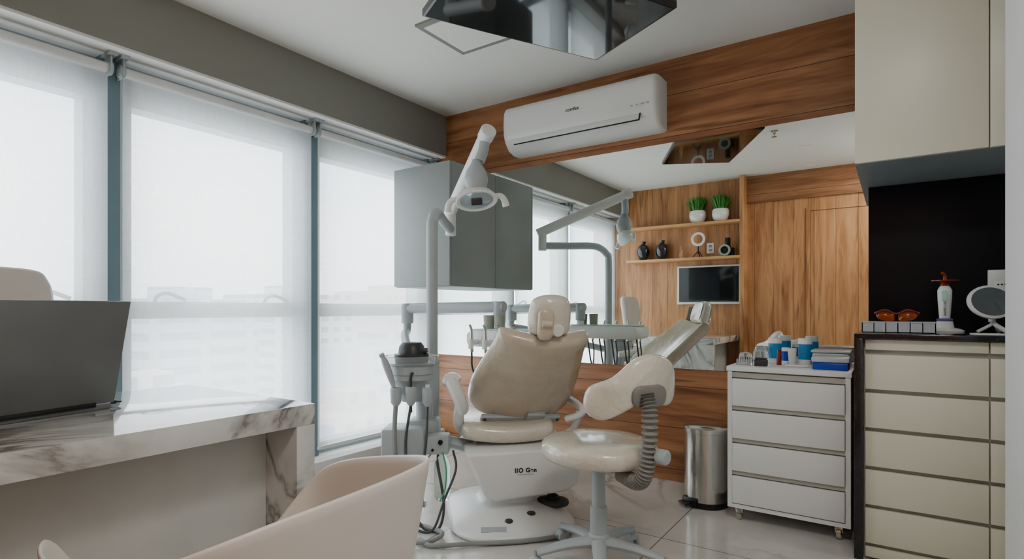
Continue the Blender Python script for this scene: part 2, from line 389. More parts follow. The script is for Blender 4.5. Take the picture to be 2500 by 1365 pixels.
for (x,y) in ((-.73,.89),(-.78,.06)):
    th=thing('downlight','small square white recessed ceiling downlight','ceiling light',(x,y,CZ),group='ceiling downlights')
    G().box(x-.05,x+.05,y-.04,y+.04,CZ-.006,CZ,bev=.002).obj('frame',M_plw,th)
    G().box(x-.038,x+.038,y-.028,y+.028,CZ-.0075,CZ-.0055).obj('diffuser',M_led,th)
G().box(-3.15,-.12,D-.006,D,.71,2.13).obj('wall_mirror',M_mirror,label='large frameless rectangular wall mirror on the wood panelling',cat='mirror',smooth=False)
th=thing('wall_cabinet','grey lacquered wall cabinet fixed on the mirror beside the window','cabinet',(-2.81,3.2,1.24))
G().box(-3.08,-2.54,2.968,D-.007,1.24,2.11,bev=.002).obj('body',M_grey,th)
G().box(-3.08,-2.54,2.948,2.966,1.245,2.108,bev=.002).obj('door',M_grey,th)
# air conditioner
th=thing('air_conditioner','white split air conditioner mounted on the wood panelling above the mirror','air conditioner',(-1.75,3.39,2.2))
prof=[(0,.0),(.0,.33),(-.13,.33),(-.185,.315),(-.205,.28),(-.21,.20),(-.205,.12),(-.185,.07),(-.14,.02),(-.08,0)]
x0,x1=-2.33,-1.2
g=G(); rings=[]
for x,sc in ((x0,.93),(x0+.012,.99),(x0+.03,1.),(x1-.03,1.),(x1-.012,.99),(x1,.93)):
    rings.append([(x,D+p*sc,2.2+.165+(z-.165)*sc) for p,z in prof])
g.loft(rings); g.obj('body',M_plw,th,sharp=45)
MA=basis((-1.765,D-.193,2.272),(1,0,0),(0,.42,1),(0,-1,.42))
g=G(); g.box(-.46,.46,-.028,.028,-.003,.006,bev=.002,M=MA); g.obj('air_flap',M_plw,th)
g=G(); g.box(-.465,.465,.024,.031,.0,.0075,M=MA).box(-.465,.465,-.036,-.030,0,.005,M=MA); g.box(.458,.466,-.03,.03,0,.007,M=MA); g.obj('air_slot',M_blk,th)
text('comfee',.034,basis((-1.765,D-.2115,2.40),(1,0,0),(0,0,1),(0,-1,0)),th,name='logo')
for k in range(4): G().box(-1.36+k*.035,-1.345+k*.035,D-.2115,D-.208,2.335,2.341).obj('indicator',M_plg,th,smooth=False)
# ceiling tv
zt=2.42
A=Vector((-1.335,2.755)); ex=Vector((.47,.891)).normalized(); ey=Vector((-.891,.47)).normalized()
W_,H_=.98,.60
c=A-ex*(W_/2)-ey*(H_/2)
MT=basis((c.x,c.y,zt),(ex.x,ex.y,0),(ey.x,ey.y,0),(0,0,1))
th=thing('television','flat black television hung face-down from the ceiling over the dental chair','television',(c.x,c.y,zt))
G().box(-W_/2,W_/2,-H_/2,H_/2,.0,.035,bev=.004).obj('frame',M_blk,th,M=MT)
G().box(-W_/2+.012,W_/2-.012,-H_/2+.012,H_/2-.012,-.0015,.002).obj('screen',M_scr,th,M=MT,smooth=False)
G().box(-.3,.3,-.2,.2,.034,.07,bev=.01).obj('rear_housing',M_dk,th,M=MT)
g=G(); g.cyl((0,0,.07),(0,0,CZ-zt-.02),.03).box(-.12,.12,-.12,.12,CZ-zt-.02,CZ-zt,bev=.004); g.obj('ceiling_mount',M_dk,th,M=MT)
# right tall unit
g=G(); g.box(-.152,.599,2.845,D-.001,.953,.975,bev=.003).box(-.152,-.118,2.845,D-.001,0.0,.953,bev=.002)
g.obj('worktop',M_granite,label='black granite worktop with a full-height black side panel',cat='worktop')
th=thing('drawer_cabinet','tall cream drawer unit with recessed pulls under the black worktop','cabinet',(.24,3.2,0))
G().box(-.117,.598,2.892,D-.002,.0,.952).obj('body',M_alu,th,smooth=False)
for (a,b) in ((-.112,.299),(.304,.598)):
    G().box(a,b,2.872,2.892,.905,.95,bev=.002).obj('top_rail',M_cream,th)
    for k in range(6):
        z1=.885-k*.166; z0=max(z1-.149,.012)
        g=G().box(a,b,2.868,2.892,z0,z1,bev=.002); g.obj('drawer',M_cream,th)
th=thing('wall_cabinet','tall cream overhead cabinet reaching the ceiling','cabinet',(.24,3.2,1.714))
G().box(-.15,.598,2.892,D-.001,1.714,CZ-.001).obj('body',M_greyu,th,smooth=False)
G().box(-.15,.299,2.87,2.892,1.716,CZ-.001,bev=.002).obj('door',M_cream,th)
G().box(.303,.598,2.87,2.892,1.716,CZ-.001,bev=.002).obj('door',M_cream,th)
G().box(-.12,.598,D-.03,D-.007,.976,1.712).obj('backsplash',M_splash,label='glossy black backsplash panel between worktop and overhead cabinet',cat='backsplash',smooth=False)
th=thing('power_outlet','white double power outlet on the black backsplash','power outlet',(.40,D-.035,1.2))
yb=D-.031
G().box(.355,.455,yb-.009,yb,1.13,1.265,bev=.004).obj('cover_plate',M_plw,th)
G().box(.375,.435,yb-.012,yb-.008,1.175,1.215,bev=.003).obj('socket',M_plw,th)
for k in (-1,0,1): G().cyl((.405+k*.013,yb-.0135,1.195),(.405+k*.013,yb-.011,1.195),.004,seg=10).obj('socket_hole',M_blk,th)
WZ=.975
g=G(); x0,y0=-.13,3.0
g.box(x0,x0+.27,y0,y0+.11,WZ,WZ+.004)
for yy in (y0,y0+.106): g.box(x0,x0+.27,yy,yy+.004,WZ,WZ+.045)
for k in range(7): g.box(x0+k*.0443,x0+k*.0443+.004,y0,y0+.11,WZ,WZ+.045)
g.box(x0-.002,x0+.272,y0-.002,y0+.112,WZ+.045,WZ+.05)
g.obj('organizer_box',M_lcase,label='clear plastic compartment box on the worktop',cat='organizer box',smooth=False)
th=thing('safety_goggles','amber protective dental goggles resting on the clear box','goggles',(-.0,3.05,WZ+.05))
gx=-.0
for s_ in (-1,1):
    g=G()
    out=[(s_*(.008),.0),(s_*.03,-.004),(s_*.062,.004),(s_*.075,.02),(s_*.07,.04),(s_*.04,.046),(s_*.012,.038)]
    g.cushion(catclosed(out,4),.012,e=.006,dome=.012,M=T(gx,3.02,WZ+.056)@RX(70)); g.obj('lens',M_or,th)
g=G(); g.tube([(gx-.065,3.12,WZ+.058),(gx-.08,3.08,WZ+.085),(gx-.075,3.018,WZ+.09),(gx-.04,3.01,WZ+.102),(gx,3.012,WZ+.085),(gx+.04,3.01,WZ+.102),(gx+.075,3.018,WZ+.09),(gx+.08,3.08,WZ+.085),(gx+.065,3.12,WZ+.058)],.004)
g.obj('frame',M_red,th)
th=thing('curing_light','white cordless dental curing light with amber shield standing on its charger','curing light',(.18,3.2,WZ))
c=(.18,3.2,WZ)
G().lathe([(0,0),(.07,0),(.072,.008),(.06,.016),(.035,.022),(.03,.05),(.022,.052),(0,.052)],c=c).obj('charging_base',M_plw,th)
G().lathe([(0.0,.05),(.029,.052),(.031,.058),(.026,.064),(0,.064)],c=c).obj('collar',M_pur,th)
G().lathe([(0,.06),(.02,.062),(.022,.09),(.026,.15),(.027,.19),(.02,.205),(.016,.21),(0,.21)],c=c).obj('handle',M_plw,th)
G().cushion(rrect(.022,.05,.008),.006,e=.002,dome=.001,M=T(.178,3.2-.0265,WZ+.165)@RX(90)).obj('display',M_mint,th)
G().lathe([(.016,.205),(.015,.225),(.008,.235),(0,.236)],c=c).obj('nozzle',M_or,th)
G().lathe([(0,.228),(.05,.232),(.05,.236),(0,.234)],c=c).obj('light_shield',M_red,th)
G().tube([(c[0],c[1],WZ+.235),(c[0],c[1],WZ+.255),(c[0]-.01,c[1]-.01,WZ+.27)],.007).obj('light_tip',M_or,th)
text('RAPID LED',.014,basis((.18,3.2-.0255,WZ+.11),(0,0,1),(-1,0,0),(0,-1,0)),th)
th=thing('vanity_mirror','small round tabletop mirror with white frame and folding stand','mirror',(.36,3.15,WZ))
MM=T(.335,3.16,WZ+.135)@RZ(20)@RX(72)
G().lathe([(0,-.012),(.078,-.012),(.088,-.004),(.088,.006),(.076,.010),(.074,.006)],M=MM,sy=.85).obj('frame',M_plw,th)
G().lathe([(0,.0102),(.076,.0102)],M=MM,sy=.85).obj('glass',M_lm,th)
g=G(); g.tube([(.34,3.17,WZ+.06),(.34,3.18,WZ+.04),(.29,3.16,WZ+.006)],.007); g.tube([(.34,3.17,WZ+.06),(.35,3.18,WZ+.04),(.39,3.15,WZ+.006)],.010); g.tube([(.34,3.17,WZ+.06),(.36,3.21,WZ+.03),(.37,3.24,WZ+.006)],.008); g.cyl((.34,3.17,WZ+.05),(.34,3.175,WZ+.10),.012)
g.obj('stand',M_plw,th)
g=G().cushion(rrect(.22,.1,.03),.006,e=.003,dome=0,M=T(.36,2.98,WZ+.003)); g.obj('paper_napkin',M_white,label='flat white napkin lying on the worktop',cat='napkin')
# mobile drawer cabinet
th=thing('drawer_trolley','white four-drawer rolling cabinet on casters beside the cream unit','trolley',(-.44,3.2,0))
a,b,y0,y1=-.715,-.172,3.0,3.46
g=G(); g.box(a,a+.022,y0,y1,.07,.765,bev=.001).box(b-.022,b,y0,y1,.07,.765,bev=.001).box(a+.022,b-.022,y1-.02,y1,.07,.765).box(a+.022,b-.022,y0,y1-.02,.07,.09).box(a+.03,b-.03,y0+.03,y1-.03,.09,.76)
g.obj('body',M_plw,th,smooth=False)
G().box(a-.004,b+.004,y0-.006,y1,.765,.79,bev=.002).obj('top',M_plw,th)
for k in range(4):
    z1=.735-k*.165
    G().box(a+.022,b-.022,y0+.005,y0+.03,z1-.002,z1+.024).obj('pull_channel',M_alu,th,smooth=False)
for k in range(4):
    z1=.728-k*.165
    G().box(a+.024,b-.024,y0-.006,y0+.016,z1-.138,z1,bev=.002).obj('drawer',M_plw,th)
for xx in (a+.05,b-.05):
    for yy in (y0+.05,y1-.05):
        g=G(); g.cyl((xx-.012,yy,.03),(xx+.012,yy,.03),.03,bev=.004).cyl((xx,yy,.05),(xx,yy,.07),.012); g.box(xx-.018,xx+.018,yy-.02,yy+.015,.035,.06,bev=.004)
        g.obj('caster',M_chrome,th)
TZ=.79
def bottle(x,y,r,h,ml,lab,nm='bottle',cat='bottle'):
    th=thing(nm,lab,cat,(x,y,TZ))
    G().lathe([(0,0),(r,.0),(r,h*.2)],c=(x,y,TZ)).obj('base',M_plw,th)
    G().lathe([(r*1.01,h*.18),(r*1.01,h*.78)],c=(x,y,TZ)).obj('label_band',ml,th)
    G().lathe([(r,h*.76),(r,h*.86),(r*.97,h*.87),(r*.97,h),(0,h)],c=(x,y,TZ)).obj('lid',M_plw,th)
    return th
t1=bottle(-.545,3.33,.034,.135,M_cyan,'white plastic pot with bright blue label on the trolley')
t2=bottle(-.40,3.34,.034,.135,M_cyan,'white plastic pot with blue label beside a small cup')
bottle(-.487,3.30,.022,.085,M_blue,'small white bottle with dark blue band')
g=G(); g.lathe([(0,0),(.012,0),(.012,.05),(.009,.055),(.009,.08),(0,.08)],c=(-.505,3.2,TZ)); g.obj('dropper_bottle',M_red,label='tiny dark red dropper bottle',cat='bottle')
g=G(); g.lathe([(0,.003),(.014,.003),(.020,.085),(.022,.085),(.016,0),(0,0)],c=(-.45,3.25,TZ)); g.obj('cup',M_plw,label='small white tapered plastic cup',cat='cup')
g=G(); g.lathe([(0,0),(.035,0),(.04,.02),(.036,.06),(.02,.075),(.02,.085),(.028,.09),(0,.092)],c=(-.61,3.28,TZ)); g.obj('glass_jar',M_clear,label='clear glass jar with lid',cat='jar')
g=G(); g.lathe([(0,0),(.03,0),(.034,.03),(.028,.055),(.01,.06),(0,.06)],c=(-.67,3.20,TZ)); g.obj('glass_jar',M_clear,label='low clear round glass pot',cat='jar')
th=thing('bur_stand','small transparent block with dark dental burs','bur stand',(-.655,3.1,TZ))
G().box(-.69,-.61,3.08,3.12,TZ,TZ+.03,bev=.002).obj('block',M_clear,th)
for k in range(7): G().cyl((-.683+k*.011,3.1,TZ+.012),(-.683+k*.011,3.1,TZ+.042),.002,seg=6).obj('bur',M_dk,th)
G().box(-.6,-.54,3.06,3.10,TZ,TZ+.034,bev=.004).box(-.595,-.545,3.065,3.095,TZ+.034,TZ+.042).obj('bur_box',M_dk,label='small dark perforated bur box',cat='bur box')
th=thing('storage_case','translucent storage case with blue tray','storage case',(-.27,3.12,TZ))
G().box(-.335,-.185,3.05,3.17,TZ,TZ+.035,bev=.006).obj('tray',M_blue,th)
G().box(-.34,-.18,3.045,3.175,TZ+.036,TZ+.062,bev=.008).obj('lid',M_lcase,th)
G().box(-.355,-.19,3.22,3.38,TZ,TZ+.07,bev=.01).box(-.36,-.185,3.215,3.385,TZ+.07,TZ+.082,bev=.004).obj('storage_box',M_lcase,label='pale translucent lidded plastic box',cat='storage box')
g=G(); g.cyl((-.46,3.10,TZ+.0065),(-.36,3.13,TZ+.0065),.006); g.obj('syringe',M_plw,label='slim white plastic syringe lying on the trolley top',cat='syringe')
# bin
bx,by=-.875,3.19
th=thing('pedal_bin','brushed stainless steel cylindrical pedal bin by the wood panelling','bin',(bx,by,0))
G().lathe([(0,.0),(.118,.0),(.12,.01),(.12,.03),(.116,.032)],c=(bx,by,0),seg=40).obj('foot_ring',M_blk,th)
G().lathe([(.116,.025),(.116,.40),(.119,.402),(.119,.41),(0,.41)],c=(bx,by,0),seg=40).obj('body',M_chrome,th)
G().lathe([(.121,.408),(.121,.428),(.11,.437),(.06,.444),(0,.447)],c=(bx,by,0),seg=40).obj('lid',M_chrome,th)
g=G(); Mp=T(bx,by,0)@RZ(-30); g.box(-.035,.035,-.17,-.11,.02,.032,bev=.004,M=Mp).box(-.05,.05,-.13,-.105,.005,.05,bev=.008,M=Mp); g.obj('pedal',M_blk,th)
g=G(); g.box(-.03,.03,.11,.14,.39,.43,bev=.005,M=T(bx,by,0)@RZ(-20)); g.obj('hinge',M_blk,th)
# desk
DZ=.78
th=thing('desk','white marble waterfall desk with thick mitred slab by the window','desk',(-1.93,.5,0))
G().box(-2.33,-1.53,-.158,1.122,DZ-.065,DZ,bev=.0015).obj('desktop',M_desk,th)
G().box(-2.33,-1.53,1.057,1.122,0,DZ-.065,bev=.0015).obj('leg_panel',M_desk,th)
G().box(-1.715,-1.697,-.157,1.057,.0,DZ-.065).obj('modesty_panel',M_panel,th,smooth=False)
LM=basis((-1.925,.535,DZ),(-.066*3.3,.98,0),(-.98,-.066*3.3,0),(0,0,1))
th=thing('laptop','open dark grey aluminium laptop standing on the marble desk','laptop',(-1.93,.55,DZ))
G().box(-.22,.19,0,.27,.0,.018,bev=.005).obj('keyboard_base',M_lap,th,M=LM)
g=G()
for r_ in range(5):
    for k in range(14): g.box(-.19+k*.026,-.168+k*.026,.05+r_*.024,.069+r_*.024,.018,.020)
ko=g.obj('keys',M_blk,th,M=LM,smooth=False); ko['kind']='stuff'
ML=LM@T(0,0,.018)@RX(14)
G().box(-.22,.195,-.004,.004,0,.315,bev=.003).obj('lid',M_lap,th,M=ML)
G().box(-.21,.185,.0035,.005,.02,.305).obj('screen',M_scr,th,M=ML,smooth=False)
G().cyl((-.15,0,.018),(.14,0,.018),.009).obj('hinge',M_blk,th,M=LM)
g=G(); g.box(.19,.225,.03,.05,.006,.018,bev=.003).tube([(.225,.04,.012),(.25,.05,.008),(.24,.1,.005),(.2,.14,.005)],.003); g.obj('usb_plug',M_blk,th,M=LM)
# office chair
th=thing('office_chair','white padded office chair with castors tucked behind the desk','chair',(-2.55,.55,0))
cx,cy=-2.45,.55
MB=basis((-2.66,cy,.92),(0,1,0),(-.14,0,1),(1,0,.14))
G().cushion(catclosed(mirror_out([(0,-.30),(.17,-.29),(.21,-.24),(.225,-.05),(.23,.18),(.215,.27),(.17,.31),(0,.32)]),4),.06,e=.03,dome=.012,bend=lambda p:Vector((p.x,p.y,p.z+p.x*p.x*.6))).obj('backrest',M_off,th,M=MB)
G().cushion(rrect(.48,.48,.1),.07,e=.035,dome=.01,M=T(cx+.02,cy,.47)).obj('seat',M_off,th)
g=G(); g.tube([(-2.69,cy,.72),(-2.72,cy,.55),(-2.66,cy,.43),(-2.5,cy,.42)],.018,flat=.5); g.obj('back_support',M_plg,th)
for s_ in (-1,1):
    g=G(); g.tube([(cx-.1,cy+s_*.2,.44),(cx-.12,cy+s_*.26,.46),(cx-.14,cy+s_*.27,.6),(cx-.1,cy+s_*.27,.655)],.012); g.box(cx-.20,cx+.05,cy+s_*.27-.03,cy+s_*.27+.03,.655,.685,bev=.012); g.obj('armrest',M_plw,th)
G().cyl((cx,cy,.08),(cx,cy,.435),.028).obj('gas_column',M_chrome,th)
g=G()
for k in range(5):
    a=2*pi*k/5+.3; g.tube([(cx,cy,.11),(cx+.15*cos(a),cy+.15*sin(a),.10),(cx+.27*cos(a),cy+.27*sin(a),.065)],lambda t:.028-.012*t,flat=.8)
g.obj('star_base',M_chrome,th)
for k in range(5):
    a=2*pi*k/5+.3; x,y=cx+.27*cos(a),cy+.27*sin(a); d=Vector((-sin(a),cos(a),0))*.02
    G().cyl(Vector((x,y,.028))-d,Vector((x,y,.028))+d,.028,bev=.005).cyl((x,y,.03),(x,y,.07),.008).obj('caster',M_blk,th)
# visitor armchair
th=thing('tub_chair','white moulded plastic armchair with scooped shell facing the desk','chair',(-1.02,.58,0))
rim=[(-1.28,.375,.655),(-1.14,.315,.69),(-.92,.285,.725),(-.78,.30,.755),(-.71,.35,.782),(-.685,.44,.797),(-.68,.56,.803),(-.69,.68,.805),(-.725,.785,.803),(-.85,.85,.775),(-1.02,.87,.74),(-1.14,.865,.70),(-1.19,.82,.63),(-1.235,.71,.50),(-1.28,.59,.465),(-1.28,.47,.50)]
R3=[]; K=len(rim)
for i in range(K):
    p=[Vector(rim[(i+j)%K]) for j in (-1,0,1,2)]
    for k in range(3):
        t=k/3; R3.append(.5*((2*p[1])+(p[2]-p[0])*t+(2*p[0]-5*p[1]+4*p[2]-p[3])*t*t+(3*p[1]-p[0]-3*p[2]+p[3])*t**3))
cc=Vector((-1.02,.585,.425))
rings=[[cc]]
for f,gz in ((.25,.0),(.5,.005),(.68,.03),(.79,.12),(.86,.28),(.91,.5),(.95,.72),(.98,.9),(1.,1.)):
    rings.append([Vector((cc.x+(p.x-cc.x)*f,cc.y+(p.y-cc.y)*f,cc.z+(p.z-cc.z)*gz)) for p in R3])
g=G(); g.loft(rings,cap1=False); g.obj('shell',M_shell,th,solid=.009,sub=1,sharp=180)
for sx,sy in ((-1,-1),(-1,1),(1,-1),(1,1)):
    G().tube([(-1.02+sx*.11,.585+sy*.10,.418),(-1.02+sx*.22,.585+sy*.2,.0)],lambda t:.017-.006*t,sm=False).obj('leg',M_figw,th)
G().box(-1.15,-.89,.46,.71,.405,.417,bev=.003).obj('seat_frame',M_blk,th)
# dental stool
sx_,sy_=-1.04,2.168
th=thing('dental_stool','rolling dental stool with round seat and bean-shaped backrest in plastic film','stool',(sx_,sy_,0))
G().cushion(ell(.25,.235,40),.085,e=.04,dome=.012,M=T(sx_,sy_,.49)).obj('seat',M_uphw,th)
n_=Vector((.83,-.56,0)); w_=Vector((.56,.83,0))
bc=Vector((-.805,2.04,.785))
MS=basis(bc,w_,(n_*.12+Vector((0,0,1))),(n_-Vector((0,0,.12))))
outb=catclosed([(-.20,-.095),(-.19,-.01),(-.11,.035),(-.04,.10),(.03,.125),(.11,.11),(.175,.07),(.20,0.),(.195,-.07),(.14,-.09),(.06,-.065),(-.02,-.07),(-.1,-.11),(-.155,-.13)],4)
G().cushion(outb,.05,e=.025,dome=.008,bend=lambda p:Vector((p.x,p.y,p.z-p.x*p.x*1.6))).obj('backrest',M_uphw,th,M=MS)
g=G(); g.cushion(rrect(.15,.085,.035),.022,e=.008,dome=.004,M=MS@T(.02,-.03,.033)); g.obj('back_bracket',M_bel,th)
pth=catmull([bc+n_*.035+Vector((0,0,-.02)),bc+n_*.06+Vector((.0,0,-.09)),bc+n_*.055+Vector((0,0,-.22)),bc+n_*.04+Vector((-.005,.0,-.32)),bc-n_*.02+Vector((0,0,-.37)),bc-n_*.14+Vector((0,0,-.37))],12)
g=G(); L_=len(pth)
g.tube(pth,lambda t:.026+.006*(1 if int(t*(L_-1))%2 else -1),seg=14,sm=False); g.obj('bellows_support',M_bel,th,sharp=20)
g=G(); kp=bc+n_*.06+Vector((.02,.02,-.25)); g.cyl(kp,kp+Vector((.045,-.01,0)),.028,bev=.005); g.obj('knob',M_plg,th)
g=G(); g.cyl((sx_,sy_,.10),(sx_,sy_,.25),.036,bev=.004).cyl((sx_,sy_,.25),(sx_,sy_,.42),.028).box(sx_-.09,sx_+.09,sy_-.07,sy_+.07,.41,.44,bev=.006); g.obj('gas_column',M_plg,th)
g=G()
for k in range(5):
    a=2*pi*k/5+radians(34.4-97); g.tube([(sx_,sy_,.10),(sx_+.14*cos(a),sy_+.14*sin(a),.095),(sx_+.27*cos(a),sy_+.27*sin(a),.07)],lambda t:.034-.014*t,flat=.75)
g.cyl((sx_,sy_,.07),(sx_,sy_,.135),.045,bev=.008); g.obj('star_base',M_plg,th)
for k in range(5):
    a=2*pi*k/5+radians(34.4-97); x,y=sx_+.275*cos(a),sy_+.275*sin(a); b_=a+.5*k; d=Vector((-sin(b_),cos(b_),0))
    g=G()
    for q in (-1,1): g.cyl(Vector((x,y,.027))+d*(q*.008),Vector((x,y,.027))+d*(q*.024),.027,bev=.004)
    g.cyl((x,y,.03),(x,y,.085),.008).lathe([(.026,-.004),(.024,.012),(.012,.024),(0,.026)],c=(x,y,.035))
    g.obj('caster',M_plg,th)
# ------------------------------------------------------------ dental chair
Ox,Oy=-1.61,2.49
MC=T(Ox,Oy,0)@RZ(44.6)
th=thing('dental_chair','beige dental chair in plastic film with lamp, spittoon, instrument arm','dental chair',(Ox,Oy,0))
bxc,byc=-.1,.03
def rr3(w,h,r,z,cx=bxc,cy=byc): return [(x,y,z) for x,y in rrect(w,h,r,7,cx,cy)]
g=G(); g.loft([rr3(.60,.76,.2,0),rr3(.62,.78,.21,.010),rr3(.62,.78,.21,.022),rr3(.58,.74,.2,.036),rr3(.48,.60,.17,.058),rr3(.38,.46,.14,.078),rr3(.32,.34,.12,.088),rr3(.28,.28,.1,.10),rr3(.26,.26,.09,.2)])
base=g.obj('base',M_plw,th,M=MC,sharp=60)
G().cyl((-.02,-.2,.068),(-.02,-.2,.082),.022,bev=.004).obj('button',M_dk,base,M=MC)
G().cyl((-.14,-.25,.05),(-.14,-.25,.07),.02,bev=.004).obj('button',M_dk,base,M=MC)
g=G(); g.box(-.06,.06,-.018,.018,0,.002,M=T(-.22,-.30,.046)@RZ(-8)@RX(18)); g.obj('rating_plate',M_plg,base,M=MC)
g=G(); g.cushion(ell(.085,.05,20),.03,e=.012,dome=.006,M=T(.12,-.08,.085)@RZ(-20)@RX(10)); g.cushion(ell(.035,.03,16),.02,e=.008,dome=.004,mi=1,M=T(.12,-.08,.108)@RX(10))
g.obj('foot_pedal',[M_dk,M_blk],base,M=MC)
hs=[(-.34,.375),(.22,.39),(.24,.31),(.225,.20),(.16,.165),(-.20,.135),(-.25,.165)]
g=G(); g.prism(hs,-.19,.24,bev=.018,seg=3); hou=g.obj('lift_housing',M_plw,th,M=MC)
text('IIO Gen',.030,MC@basis((-.045,-.1915,.285),(1,0,0),(0,0,1),(0,-1,0)),hou,name='lettering',bold=.0011,spacing=1.12)
G().box(-.085,-.005,-.1915,-.190,.264,.267).obj('lettering_line',M_plg,hou,M=MC)
def bend_s(p): return Vector((p.x,p.y,p.z+ .35*p.x*p.x - (0.05*max(0,p.y-.45))))
g=G(); g.cushion(catclosed([(-.24,-.06),(-.1,-.09),(.1,-.09),(.2,-.06),(.23,.05),(.23,.35),(.2,.6),(.18,1.0),(.1,1.08),(-.12,1.08),(-.2,1.0),(-.24,.6),(-.27,.35),(-.27,.05)],4),.09,e=.04,dome=.01,bend=bend_s,M=T(-.08,0,.435))
g.obj('seat',M_uphw,th,M=MC)
G().box(-.27,.15,-.02,.75,.345,.385,bev=.012).obj('seat_frame',M_plg,th,M=MC)
A_=Vector((.02,-.36,.94)); B_=Vector((-.02,.09,.52)); mid=(A_+B_)/2; ev=(A_-B_).normalized(); exx=Vector((1,0,0)); exx=(exx-ev*exx.dot(ev)).normalized(); nn=exx.cross(ev)
MBk=MC@basis(mid,exx,ev,nn)
half=[(0,-.34),(.18,-.34),(.255,-.325),(.285,-.27),(.283,-.12),(.255,.06),(.228,.2),(.22,.275),(.195,.312),(0,.317)]
g=G(); g.cushion(catclosed(mirror_out(half),4),.085,e=.035,dome=.01,bend=lambda p:Vector((p.x,p.y,p.z-1.1*p.x*p.x))); bk=g.obj('backrest',M_uph,th,M=MBk)
g=G(); g.box(-.22,.22,-.335,-.285,.02,.05,bev=.01).box(.02,.12,-.36,-.24,.03,.065,bev=.01)
g.tube([(.03,-.30,.05),(.0,-.40,.03),(-.02,-.48,-.06),(-.03,-.50,-.14)],.012).tube([(.1,-.30,.05),(.09,-.40,.03),(.06,-.48,-.06),(.05,-.50,-.14)],.012)
g.obj('back_bracket',M_plg,bk,M=MBk)
for (x,y,z) in ((.2,-.3,.045),(-.2,-.3,.045),(.16,-.31,.048),(.05,-.3,.062),(.09,-.3,.062)): G().cyl((x,y,z-.01),(x,y,z+.01),.008).obj('bolt',M_dk,bk,M=MBk)
MH=MC@basis((.035,-.375,1.045),(1,0,0),(0,-.28,.96),(0,-.96,-.28))
g=G(); g.cushion(catclosed(mirror_out([(0,-.09),(.075,-.09),(.10,-.06),(.10,.02),(.088,.07),(.05,.098),(0,.105)]),4),.08,e=.035,dome=.012,bend=lambda p:Vector((p.x,p.y,p.z-2.5*p.x*p.x))); hd=g.obj('headrest',M_uphw,th,M=MH)
g=G(); g.cushion(rrect(.075,.15,.03),.035,e=.014,dome=.006,M=T(-.035,-.02,.055)); g.cyl((-.06,-.01,.075),(-.01,-.01,.075),.018,bev=.004); g.box(-.055,-.015,-.15,-.05,.01,.03,bev=.006); g.obj('head_bracket',M_uph,hd,M=MH)
g=G(); g.cyl((.025,-.05,.03),(.025,-.05,.062),.03,bev=.006); g.obj('knob',M_plw,hd,M=MH)
g=G(); g.tube([(-.405,-.17,.745),(-.40,-.1,.735),(-.40,.02,.70),(-.39,.2,.68)],lambda t:.036+.010*sin(pi*t),flat=.7)
g.tube([(-.41,-.155,.735),(-.385,-.165,.68),(-.36,-.14,.62),(-.345,-.08,.58)],.038,flat=.8)
g.tube([(-.36,-.1,.60),(-.36,.0,.5),(-.32,.1,.42),(-.25,.15,.39)],.028,flat=.6); g.obj('armrest',M_plw,th,M=MC)
g=G(); g.tube([(.21,-.03,.5),(.27,-.08,.53),(.28,-.05,.56),(.28,.2,.57)],.026,flat=.7).tube([(.27,-.06,.54),(.25,.0,.44),(.18,.08,.38)],.022,flat=.6); g.obj('armrest',M_plw,th,M=MC)
MV=RZ(34.4)
g=G(); bx_,by_=-.527,2.95
g.lathe([(.0,.60),(.055,.60),(.07,.64),(.085,.68),(.102,.71),(.112,.715),(.112,.735),(.106,.74),(.112,.745),(.114,.785),(.1,.79),(.09,.77),(0,.77)],c=(bx_,by_,0)); cus=g.obj('spittoon',M_plg,th,M=MV)
g=G(); g.lathe([(.10,.775),(.136,.80),(.142,.835),(.136,.838),(.130,.835),(.125,.802),(.09,.782)],c=(bx_,by_,0),seg=32); g.obj('glass_bowl',M_clear,cus,M=MV)
g=G(); g.lathe([(0,.80),(.085,.80),(.09,.845),(.07,.85),(.065,.885),(.05,.905),(.03,.905),(0,.90)],c=(bx_-.0,by_,0)); g.box(bx_+.0,bx_+.085,by_-.03,by_+.03,.85,.875,bev=.008); g.obj('dark_filter_cup',M_dk,cus,M=MV)
g=G(); g.cyl((bx_+.06,by_+.05,.44),(bx_+.06,by_+.05,.64),.045,bev=.004).box(bx_-.02,bx_+.14,by_-.02,by_+.12,.34,.50,bev=.02).box(-.66,-.44,by_-.13,by_+.05,.33,.475,bev=.015); g.obj('unit_body',M_plg,th,M=MV)
g=G(); g.box(-.445,-.32,by_-.12,by_-.02,.345,.44,bev=.01); ub=g.obj('control_box',M_plg,th,M=MV)
G().cyl((-.36,by_-.132,.41),(-.36,by_-.12,.41),.012).obj('dial',M_blk,ub,M=MV)
G().cyl((-.40,by_-.128,.37),(-.40,by_-.12,.37),.007).obj('switch',M_blk,ub,M=MV)
g=G(); g.tube([(-.44,by_+.02,.40),(-.25,by_+.02,.36),(-.12,by_+.05,.30)],.04,flat=.8); g.obj('support_arm',M_plg,th,M=MV)
def hold(x,y,z):
    g=G(); g.lathe([(.012,-.05),(.026,-.03),(.03,.03),(.026,.045),(.014,.045),(.012,-.05)],c=(x,y,z),seg=16); g.tube([(x,y+.02,z),(x+.0,y+.07,z+.02)],.012); g.obj('instrument_holder',M_plg,th,M=MV)
for (x,z) in ((-.585,.64),(-.51,.645),(-.425,.64)): hold(x,2.83,z)
g=G(); g.tube([(-.655,2.83,.845),(-.635,2.83,.80),(-.60,2.83,.70),(-.585,2.83,.64)],lambda t:.008+.010*sin(pi*min(1,t*1.3))); g.tube([(-.665,2.83,.842),(-.645,2.83,.852)],.012,sm=False); g.obj('suction_handpiece',M_plg,th,M=MV)
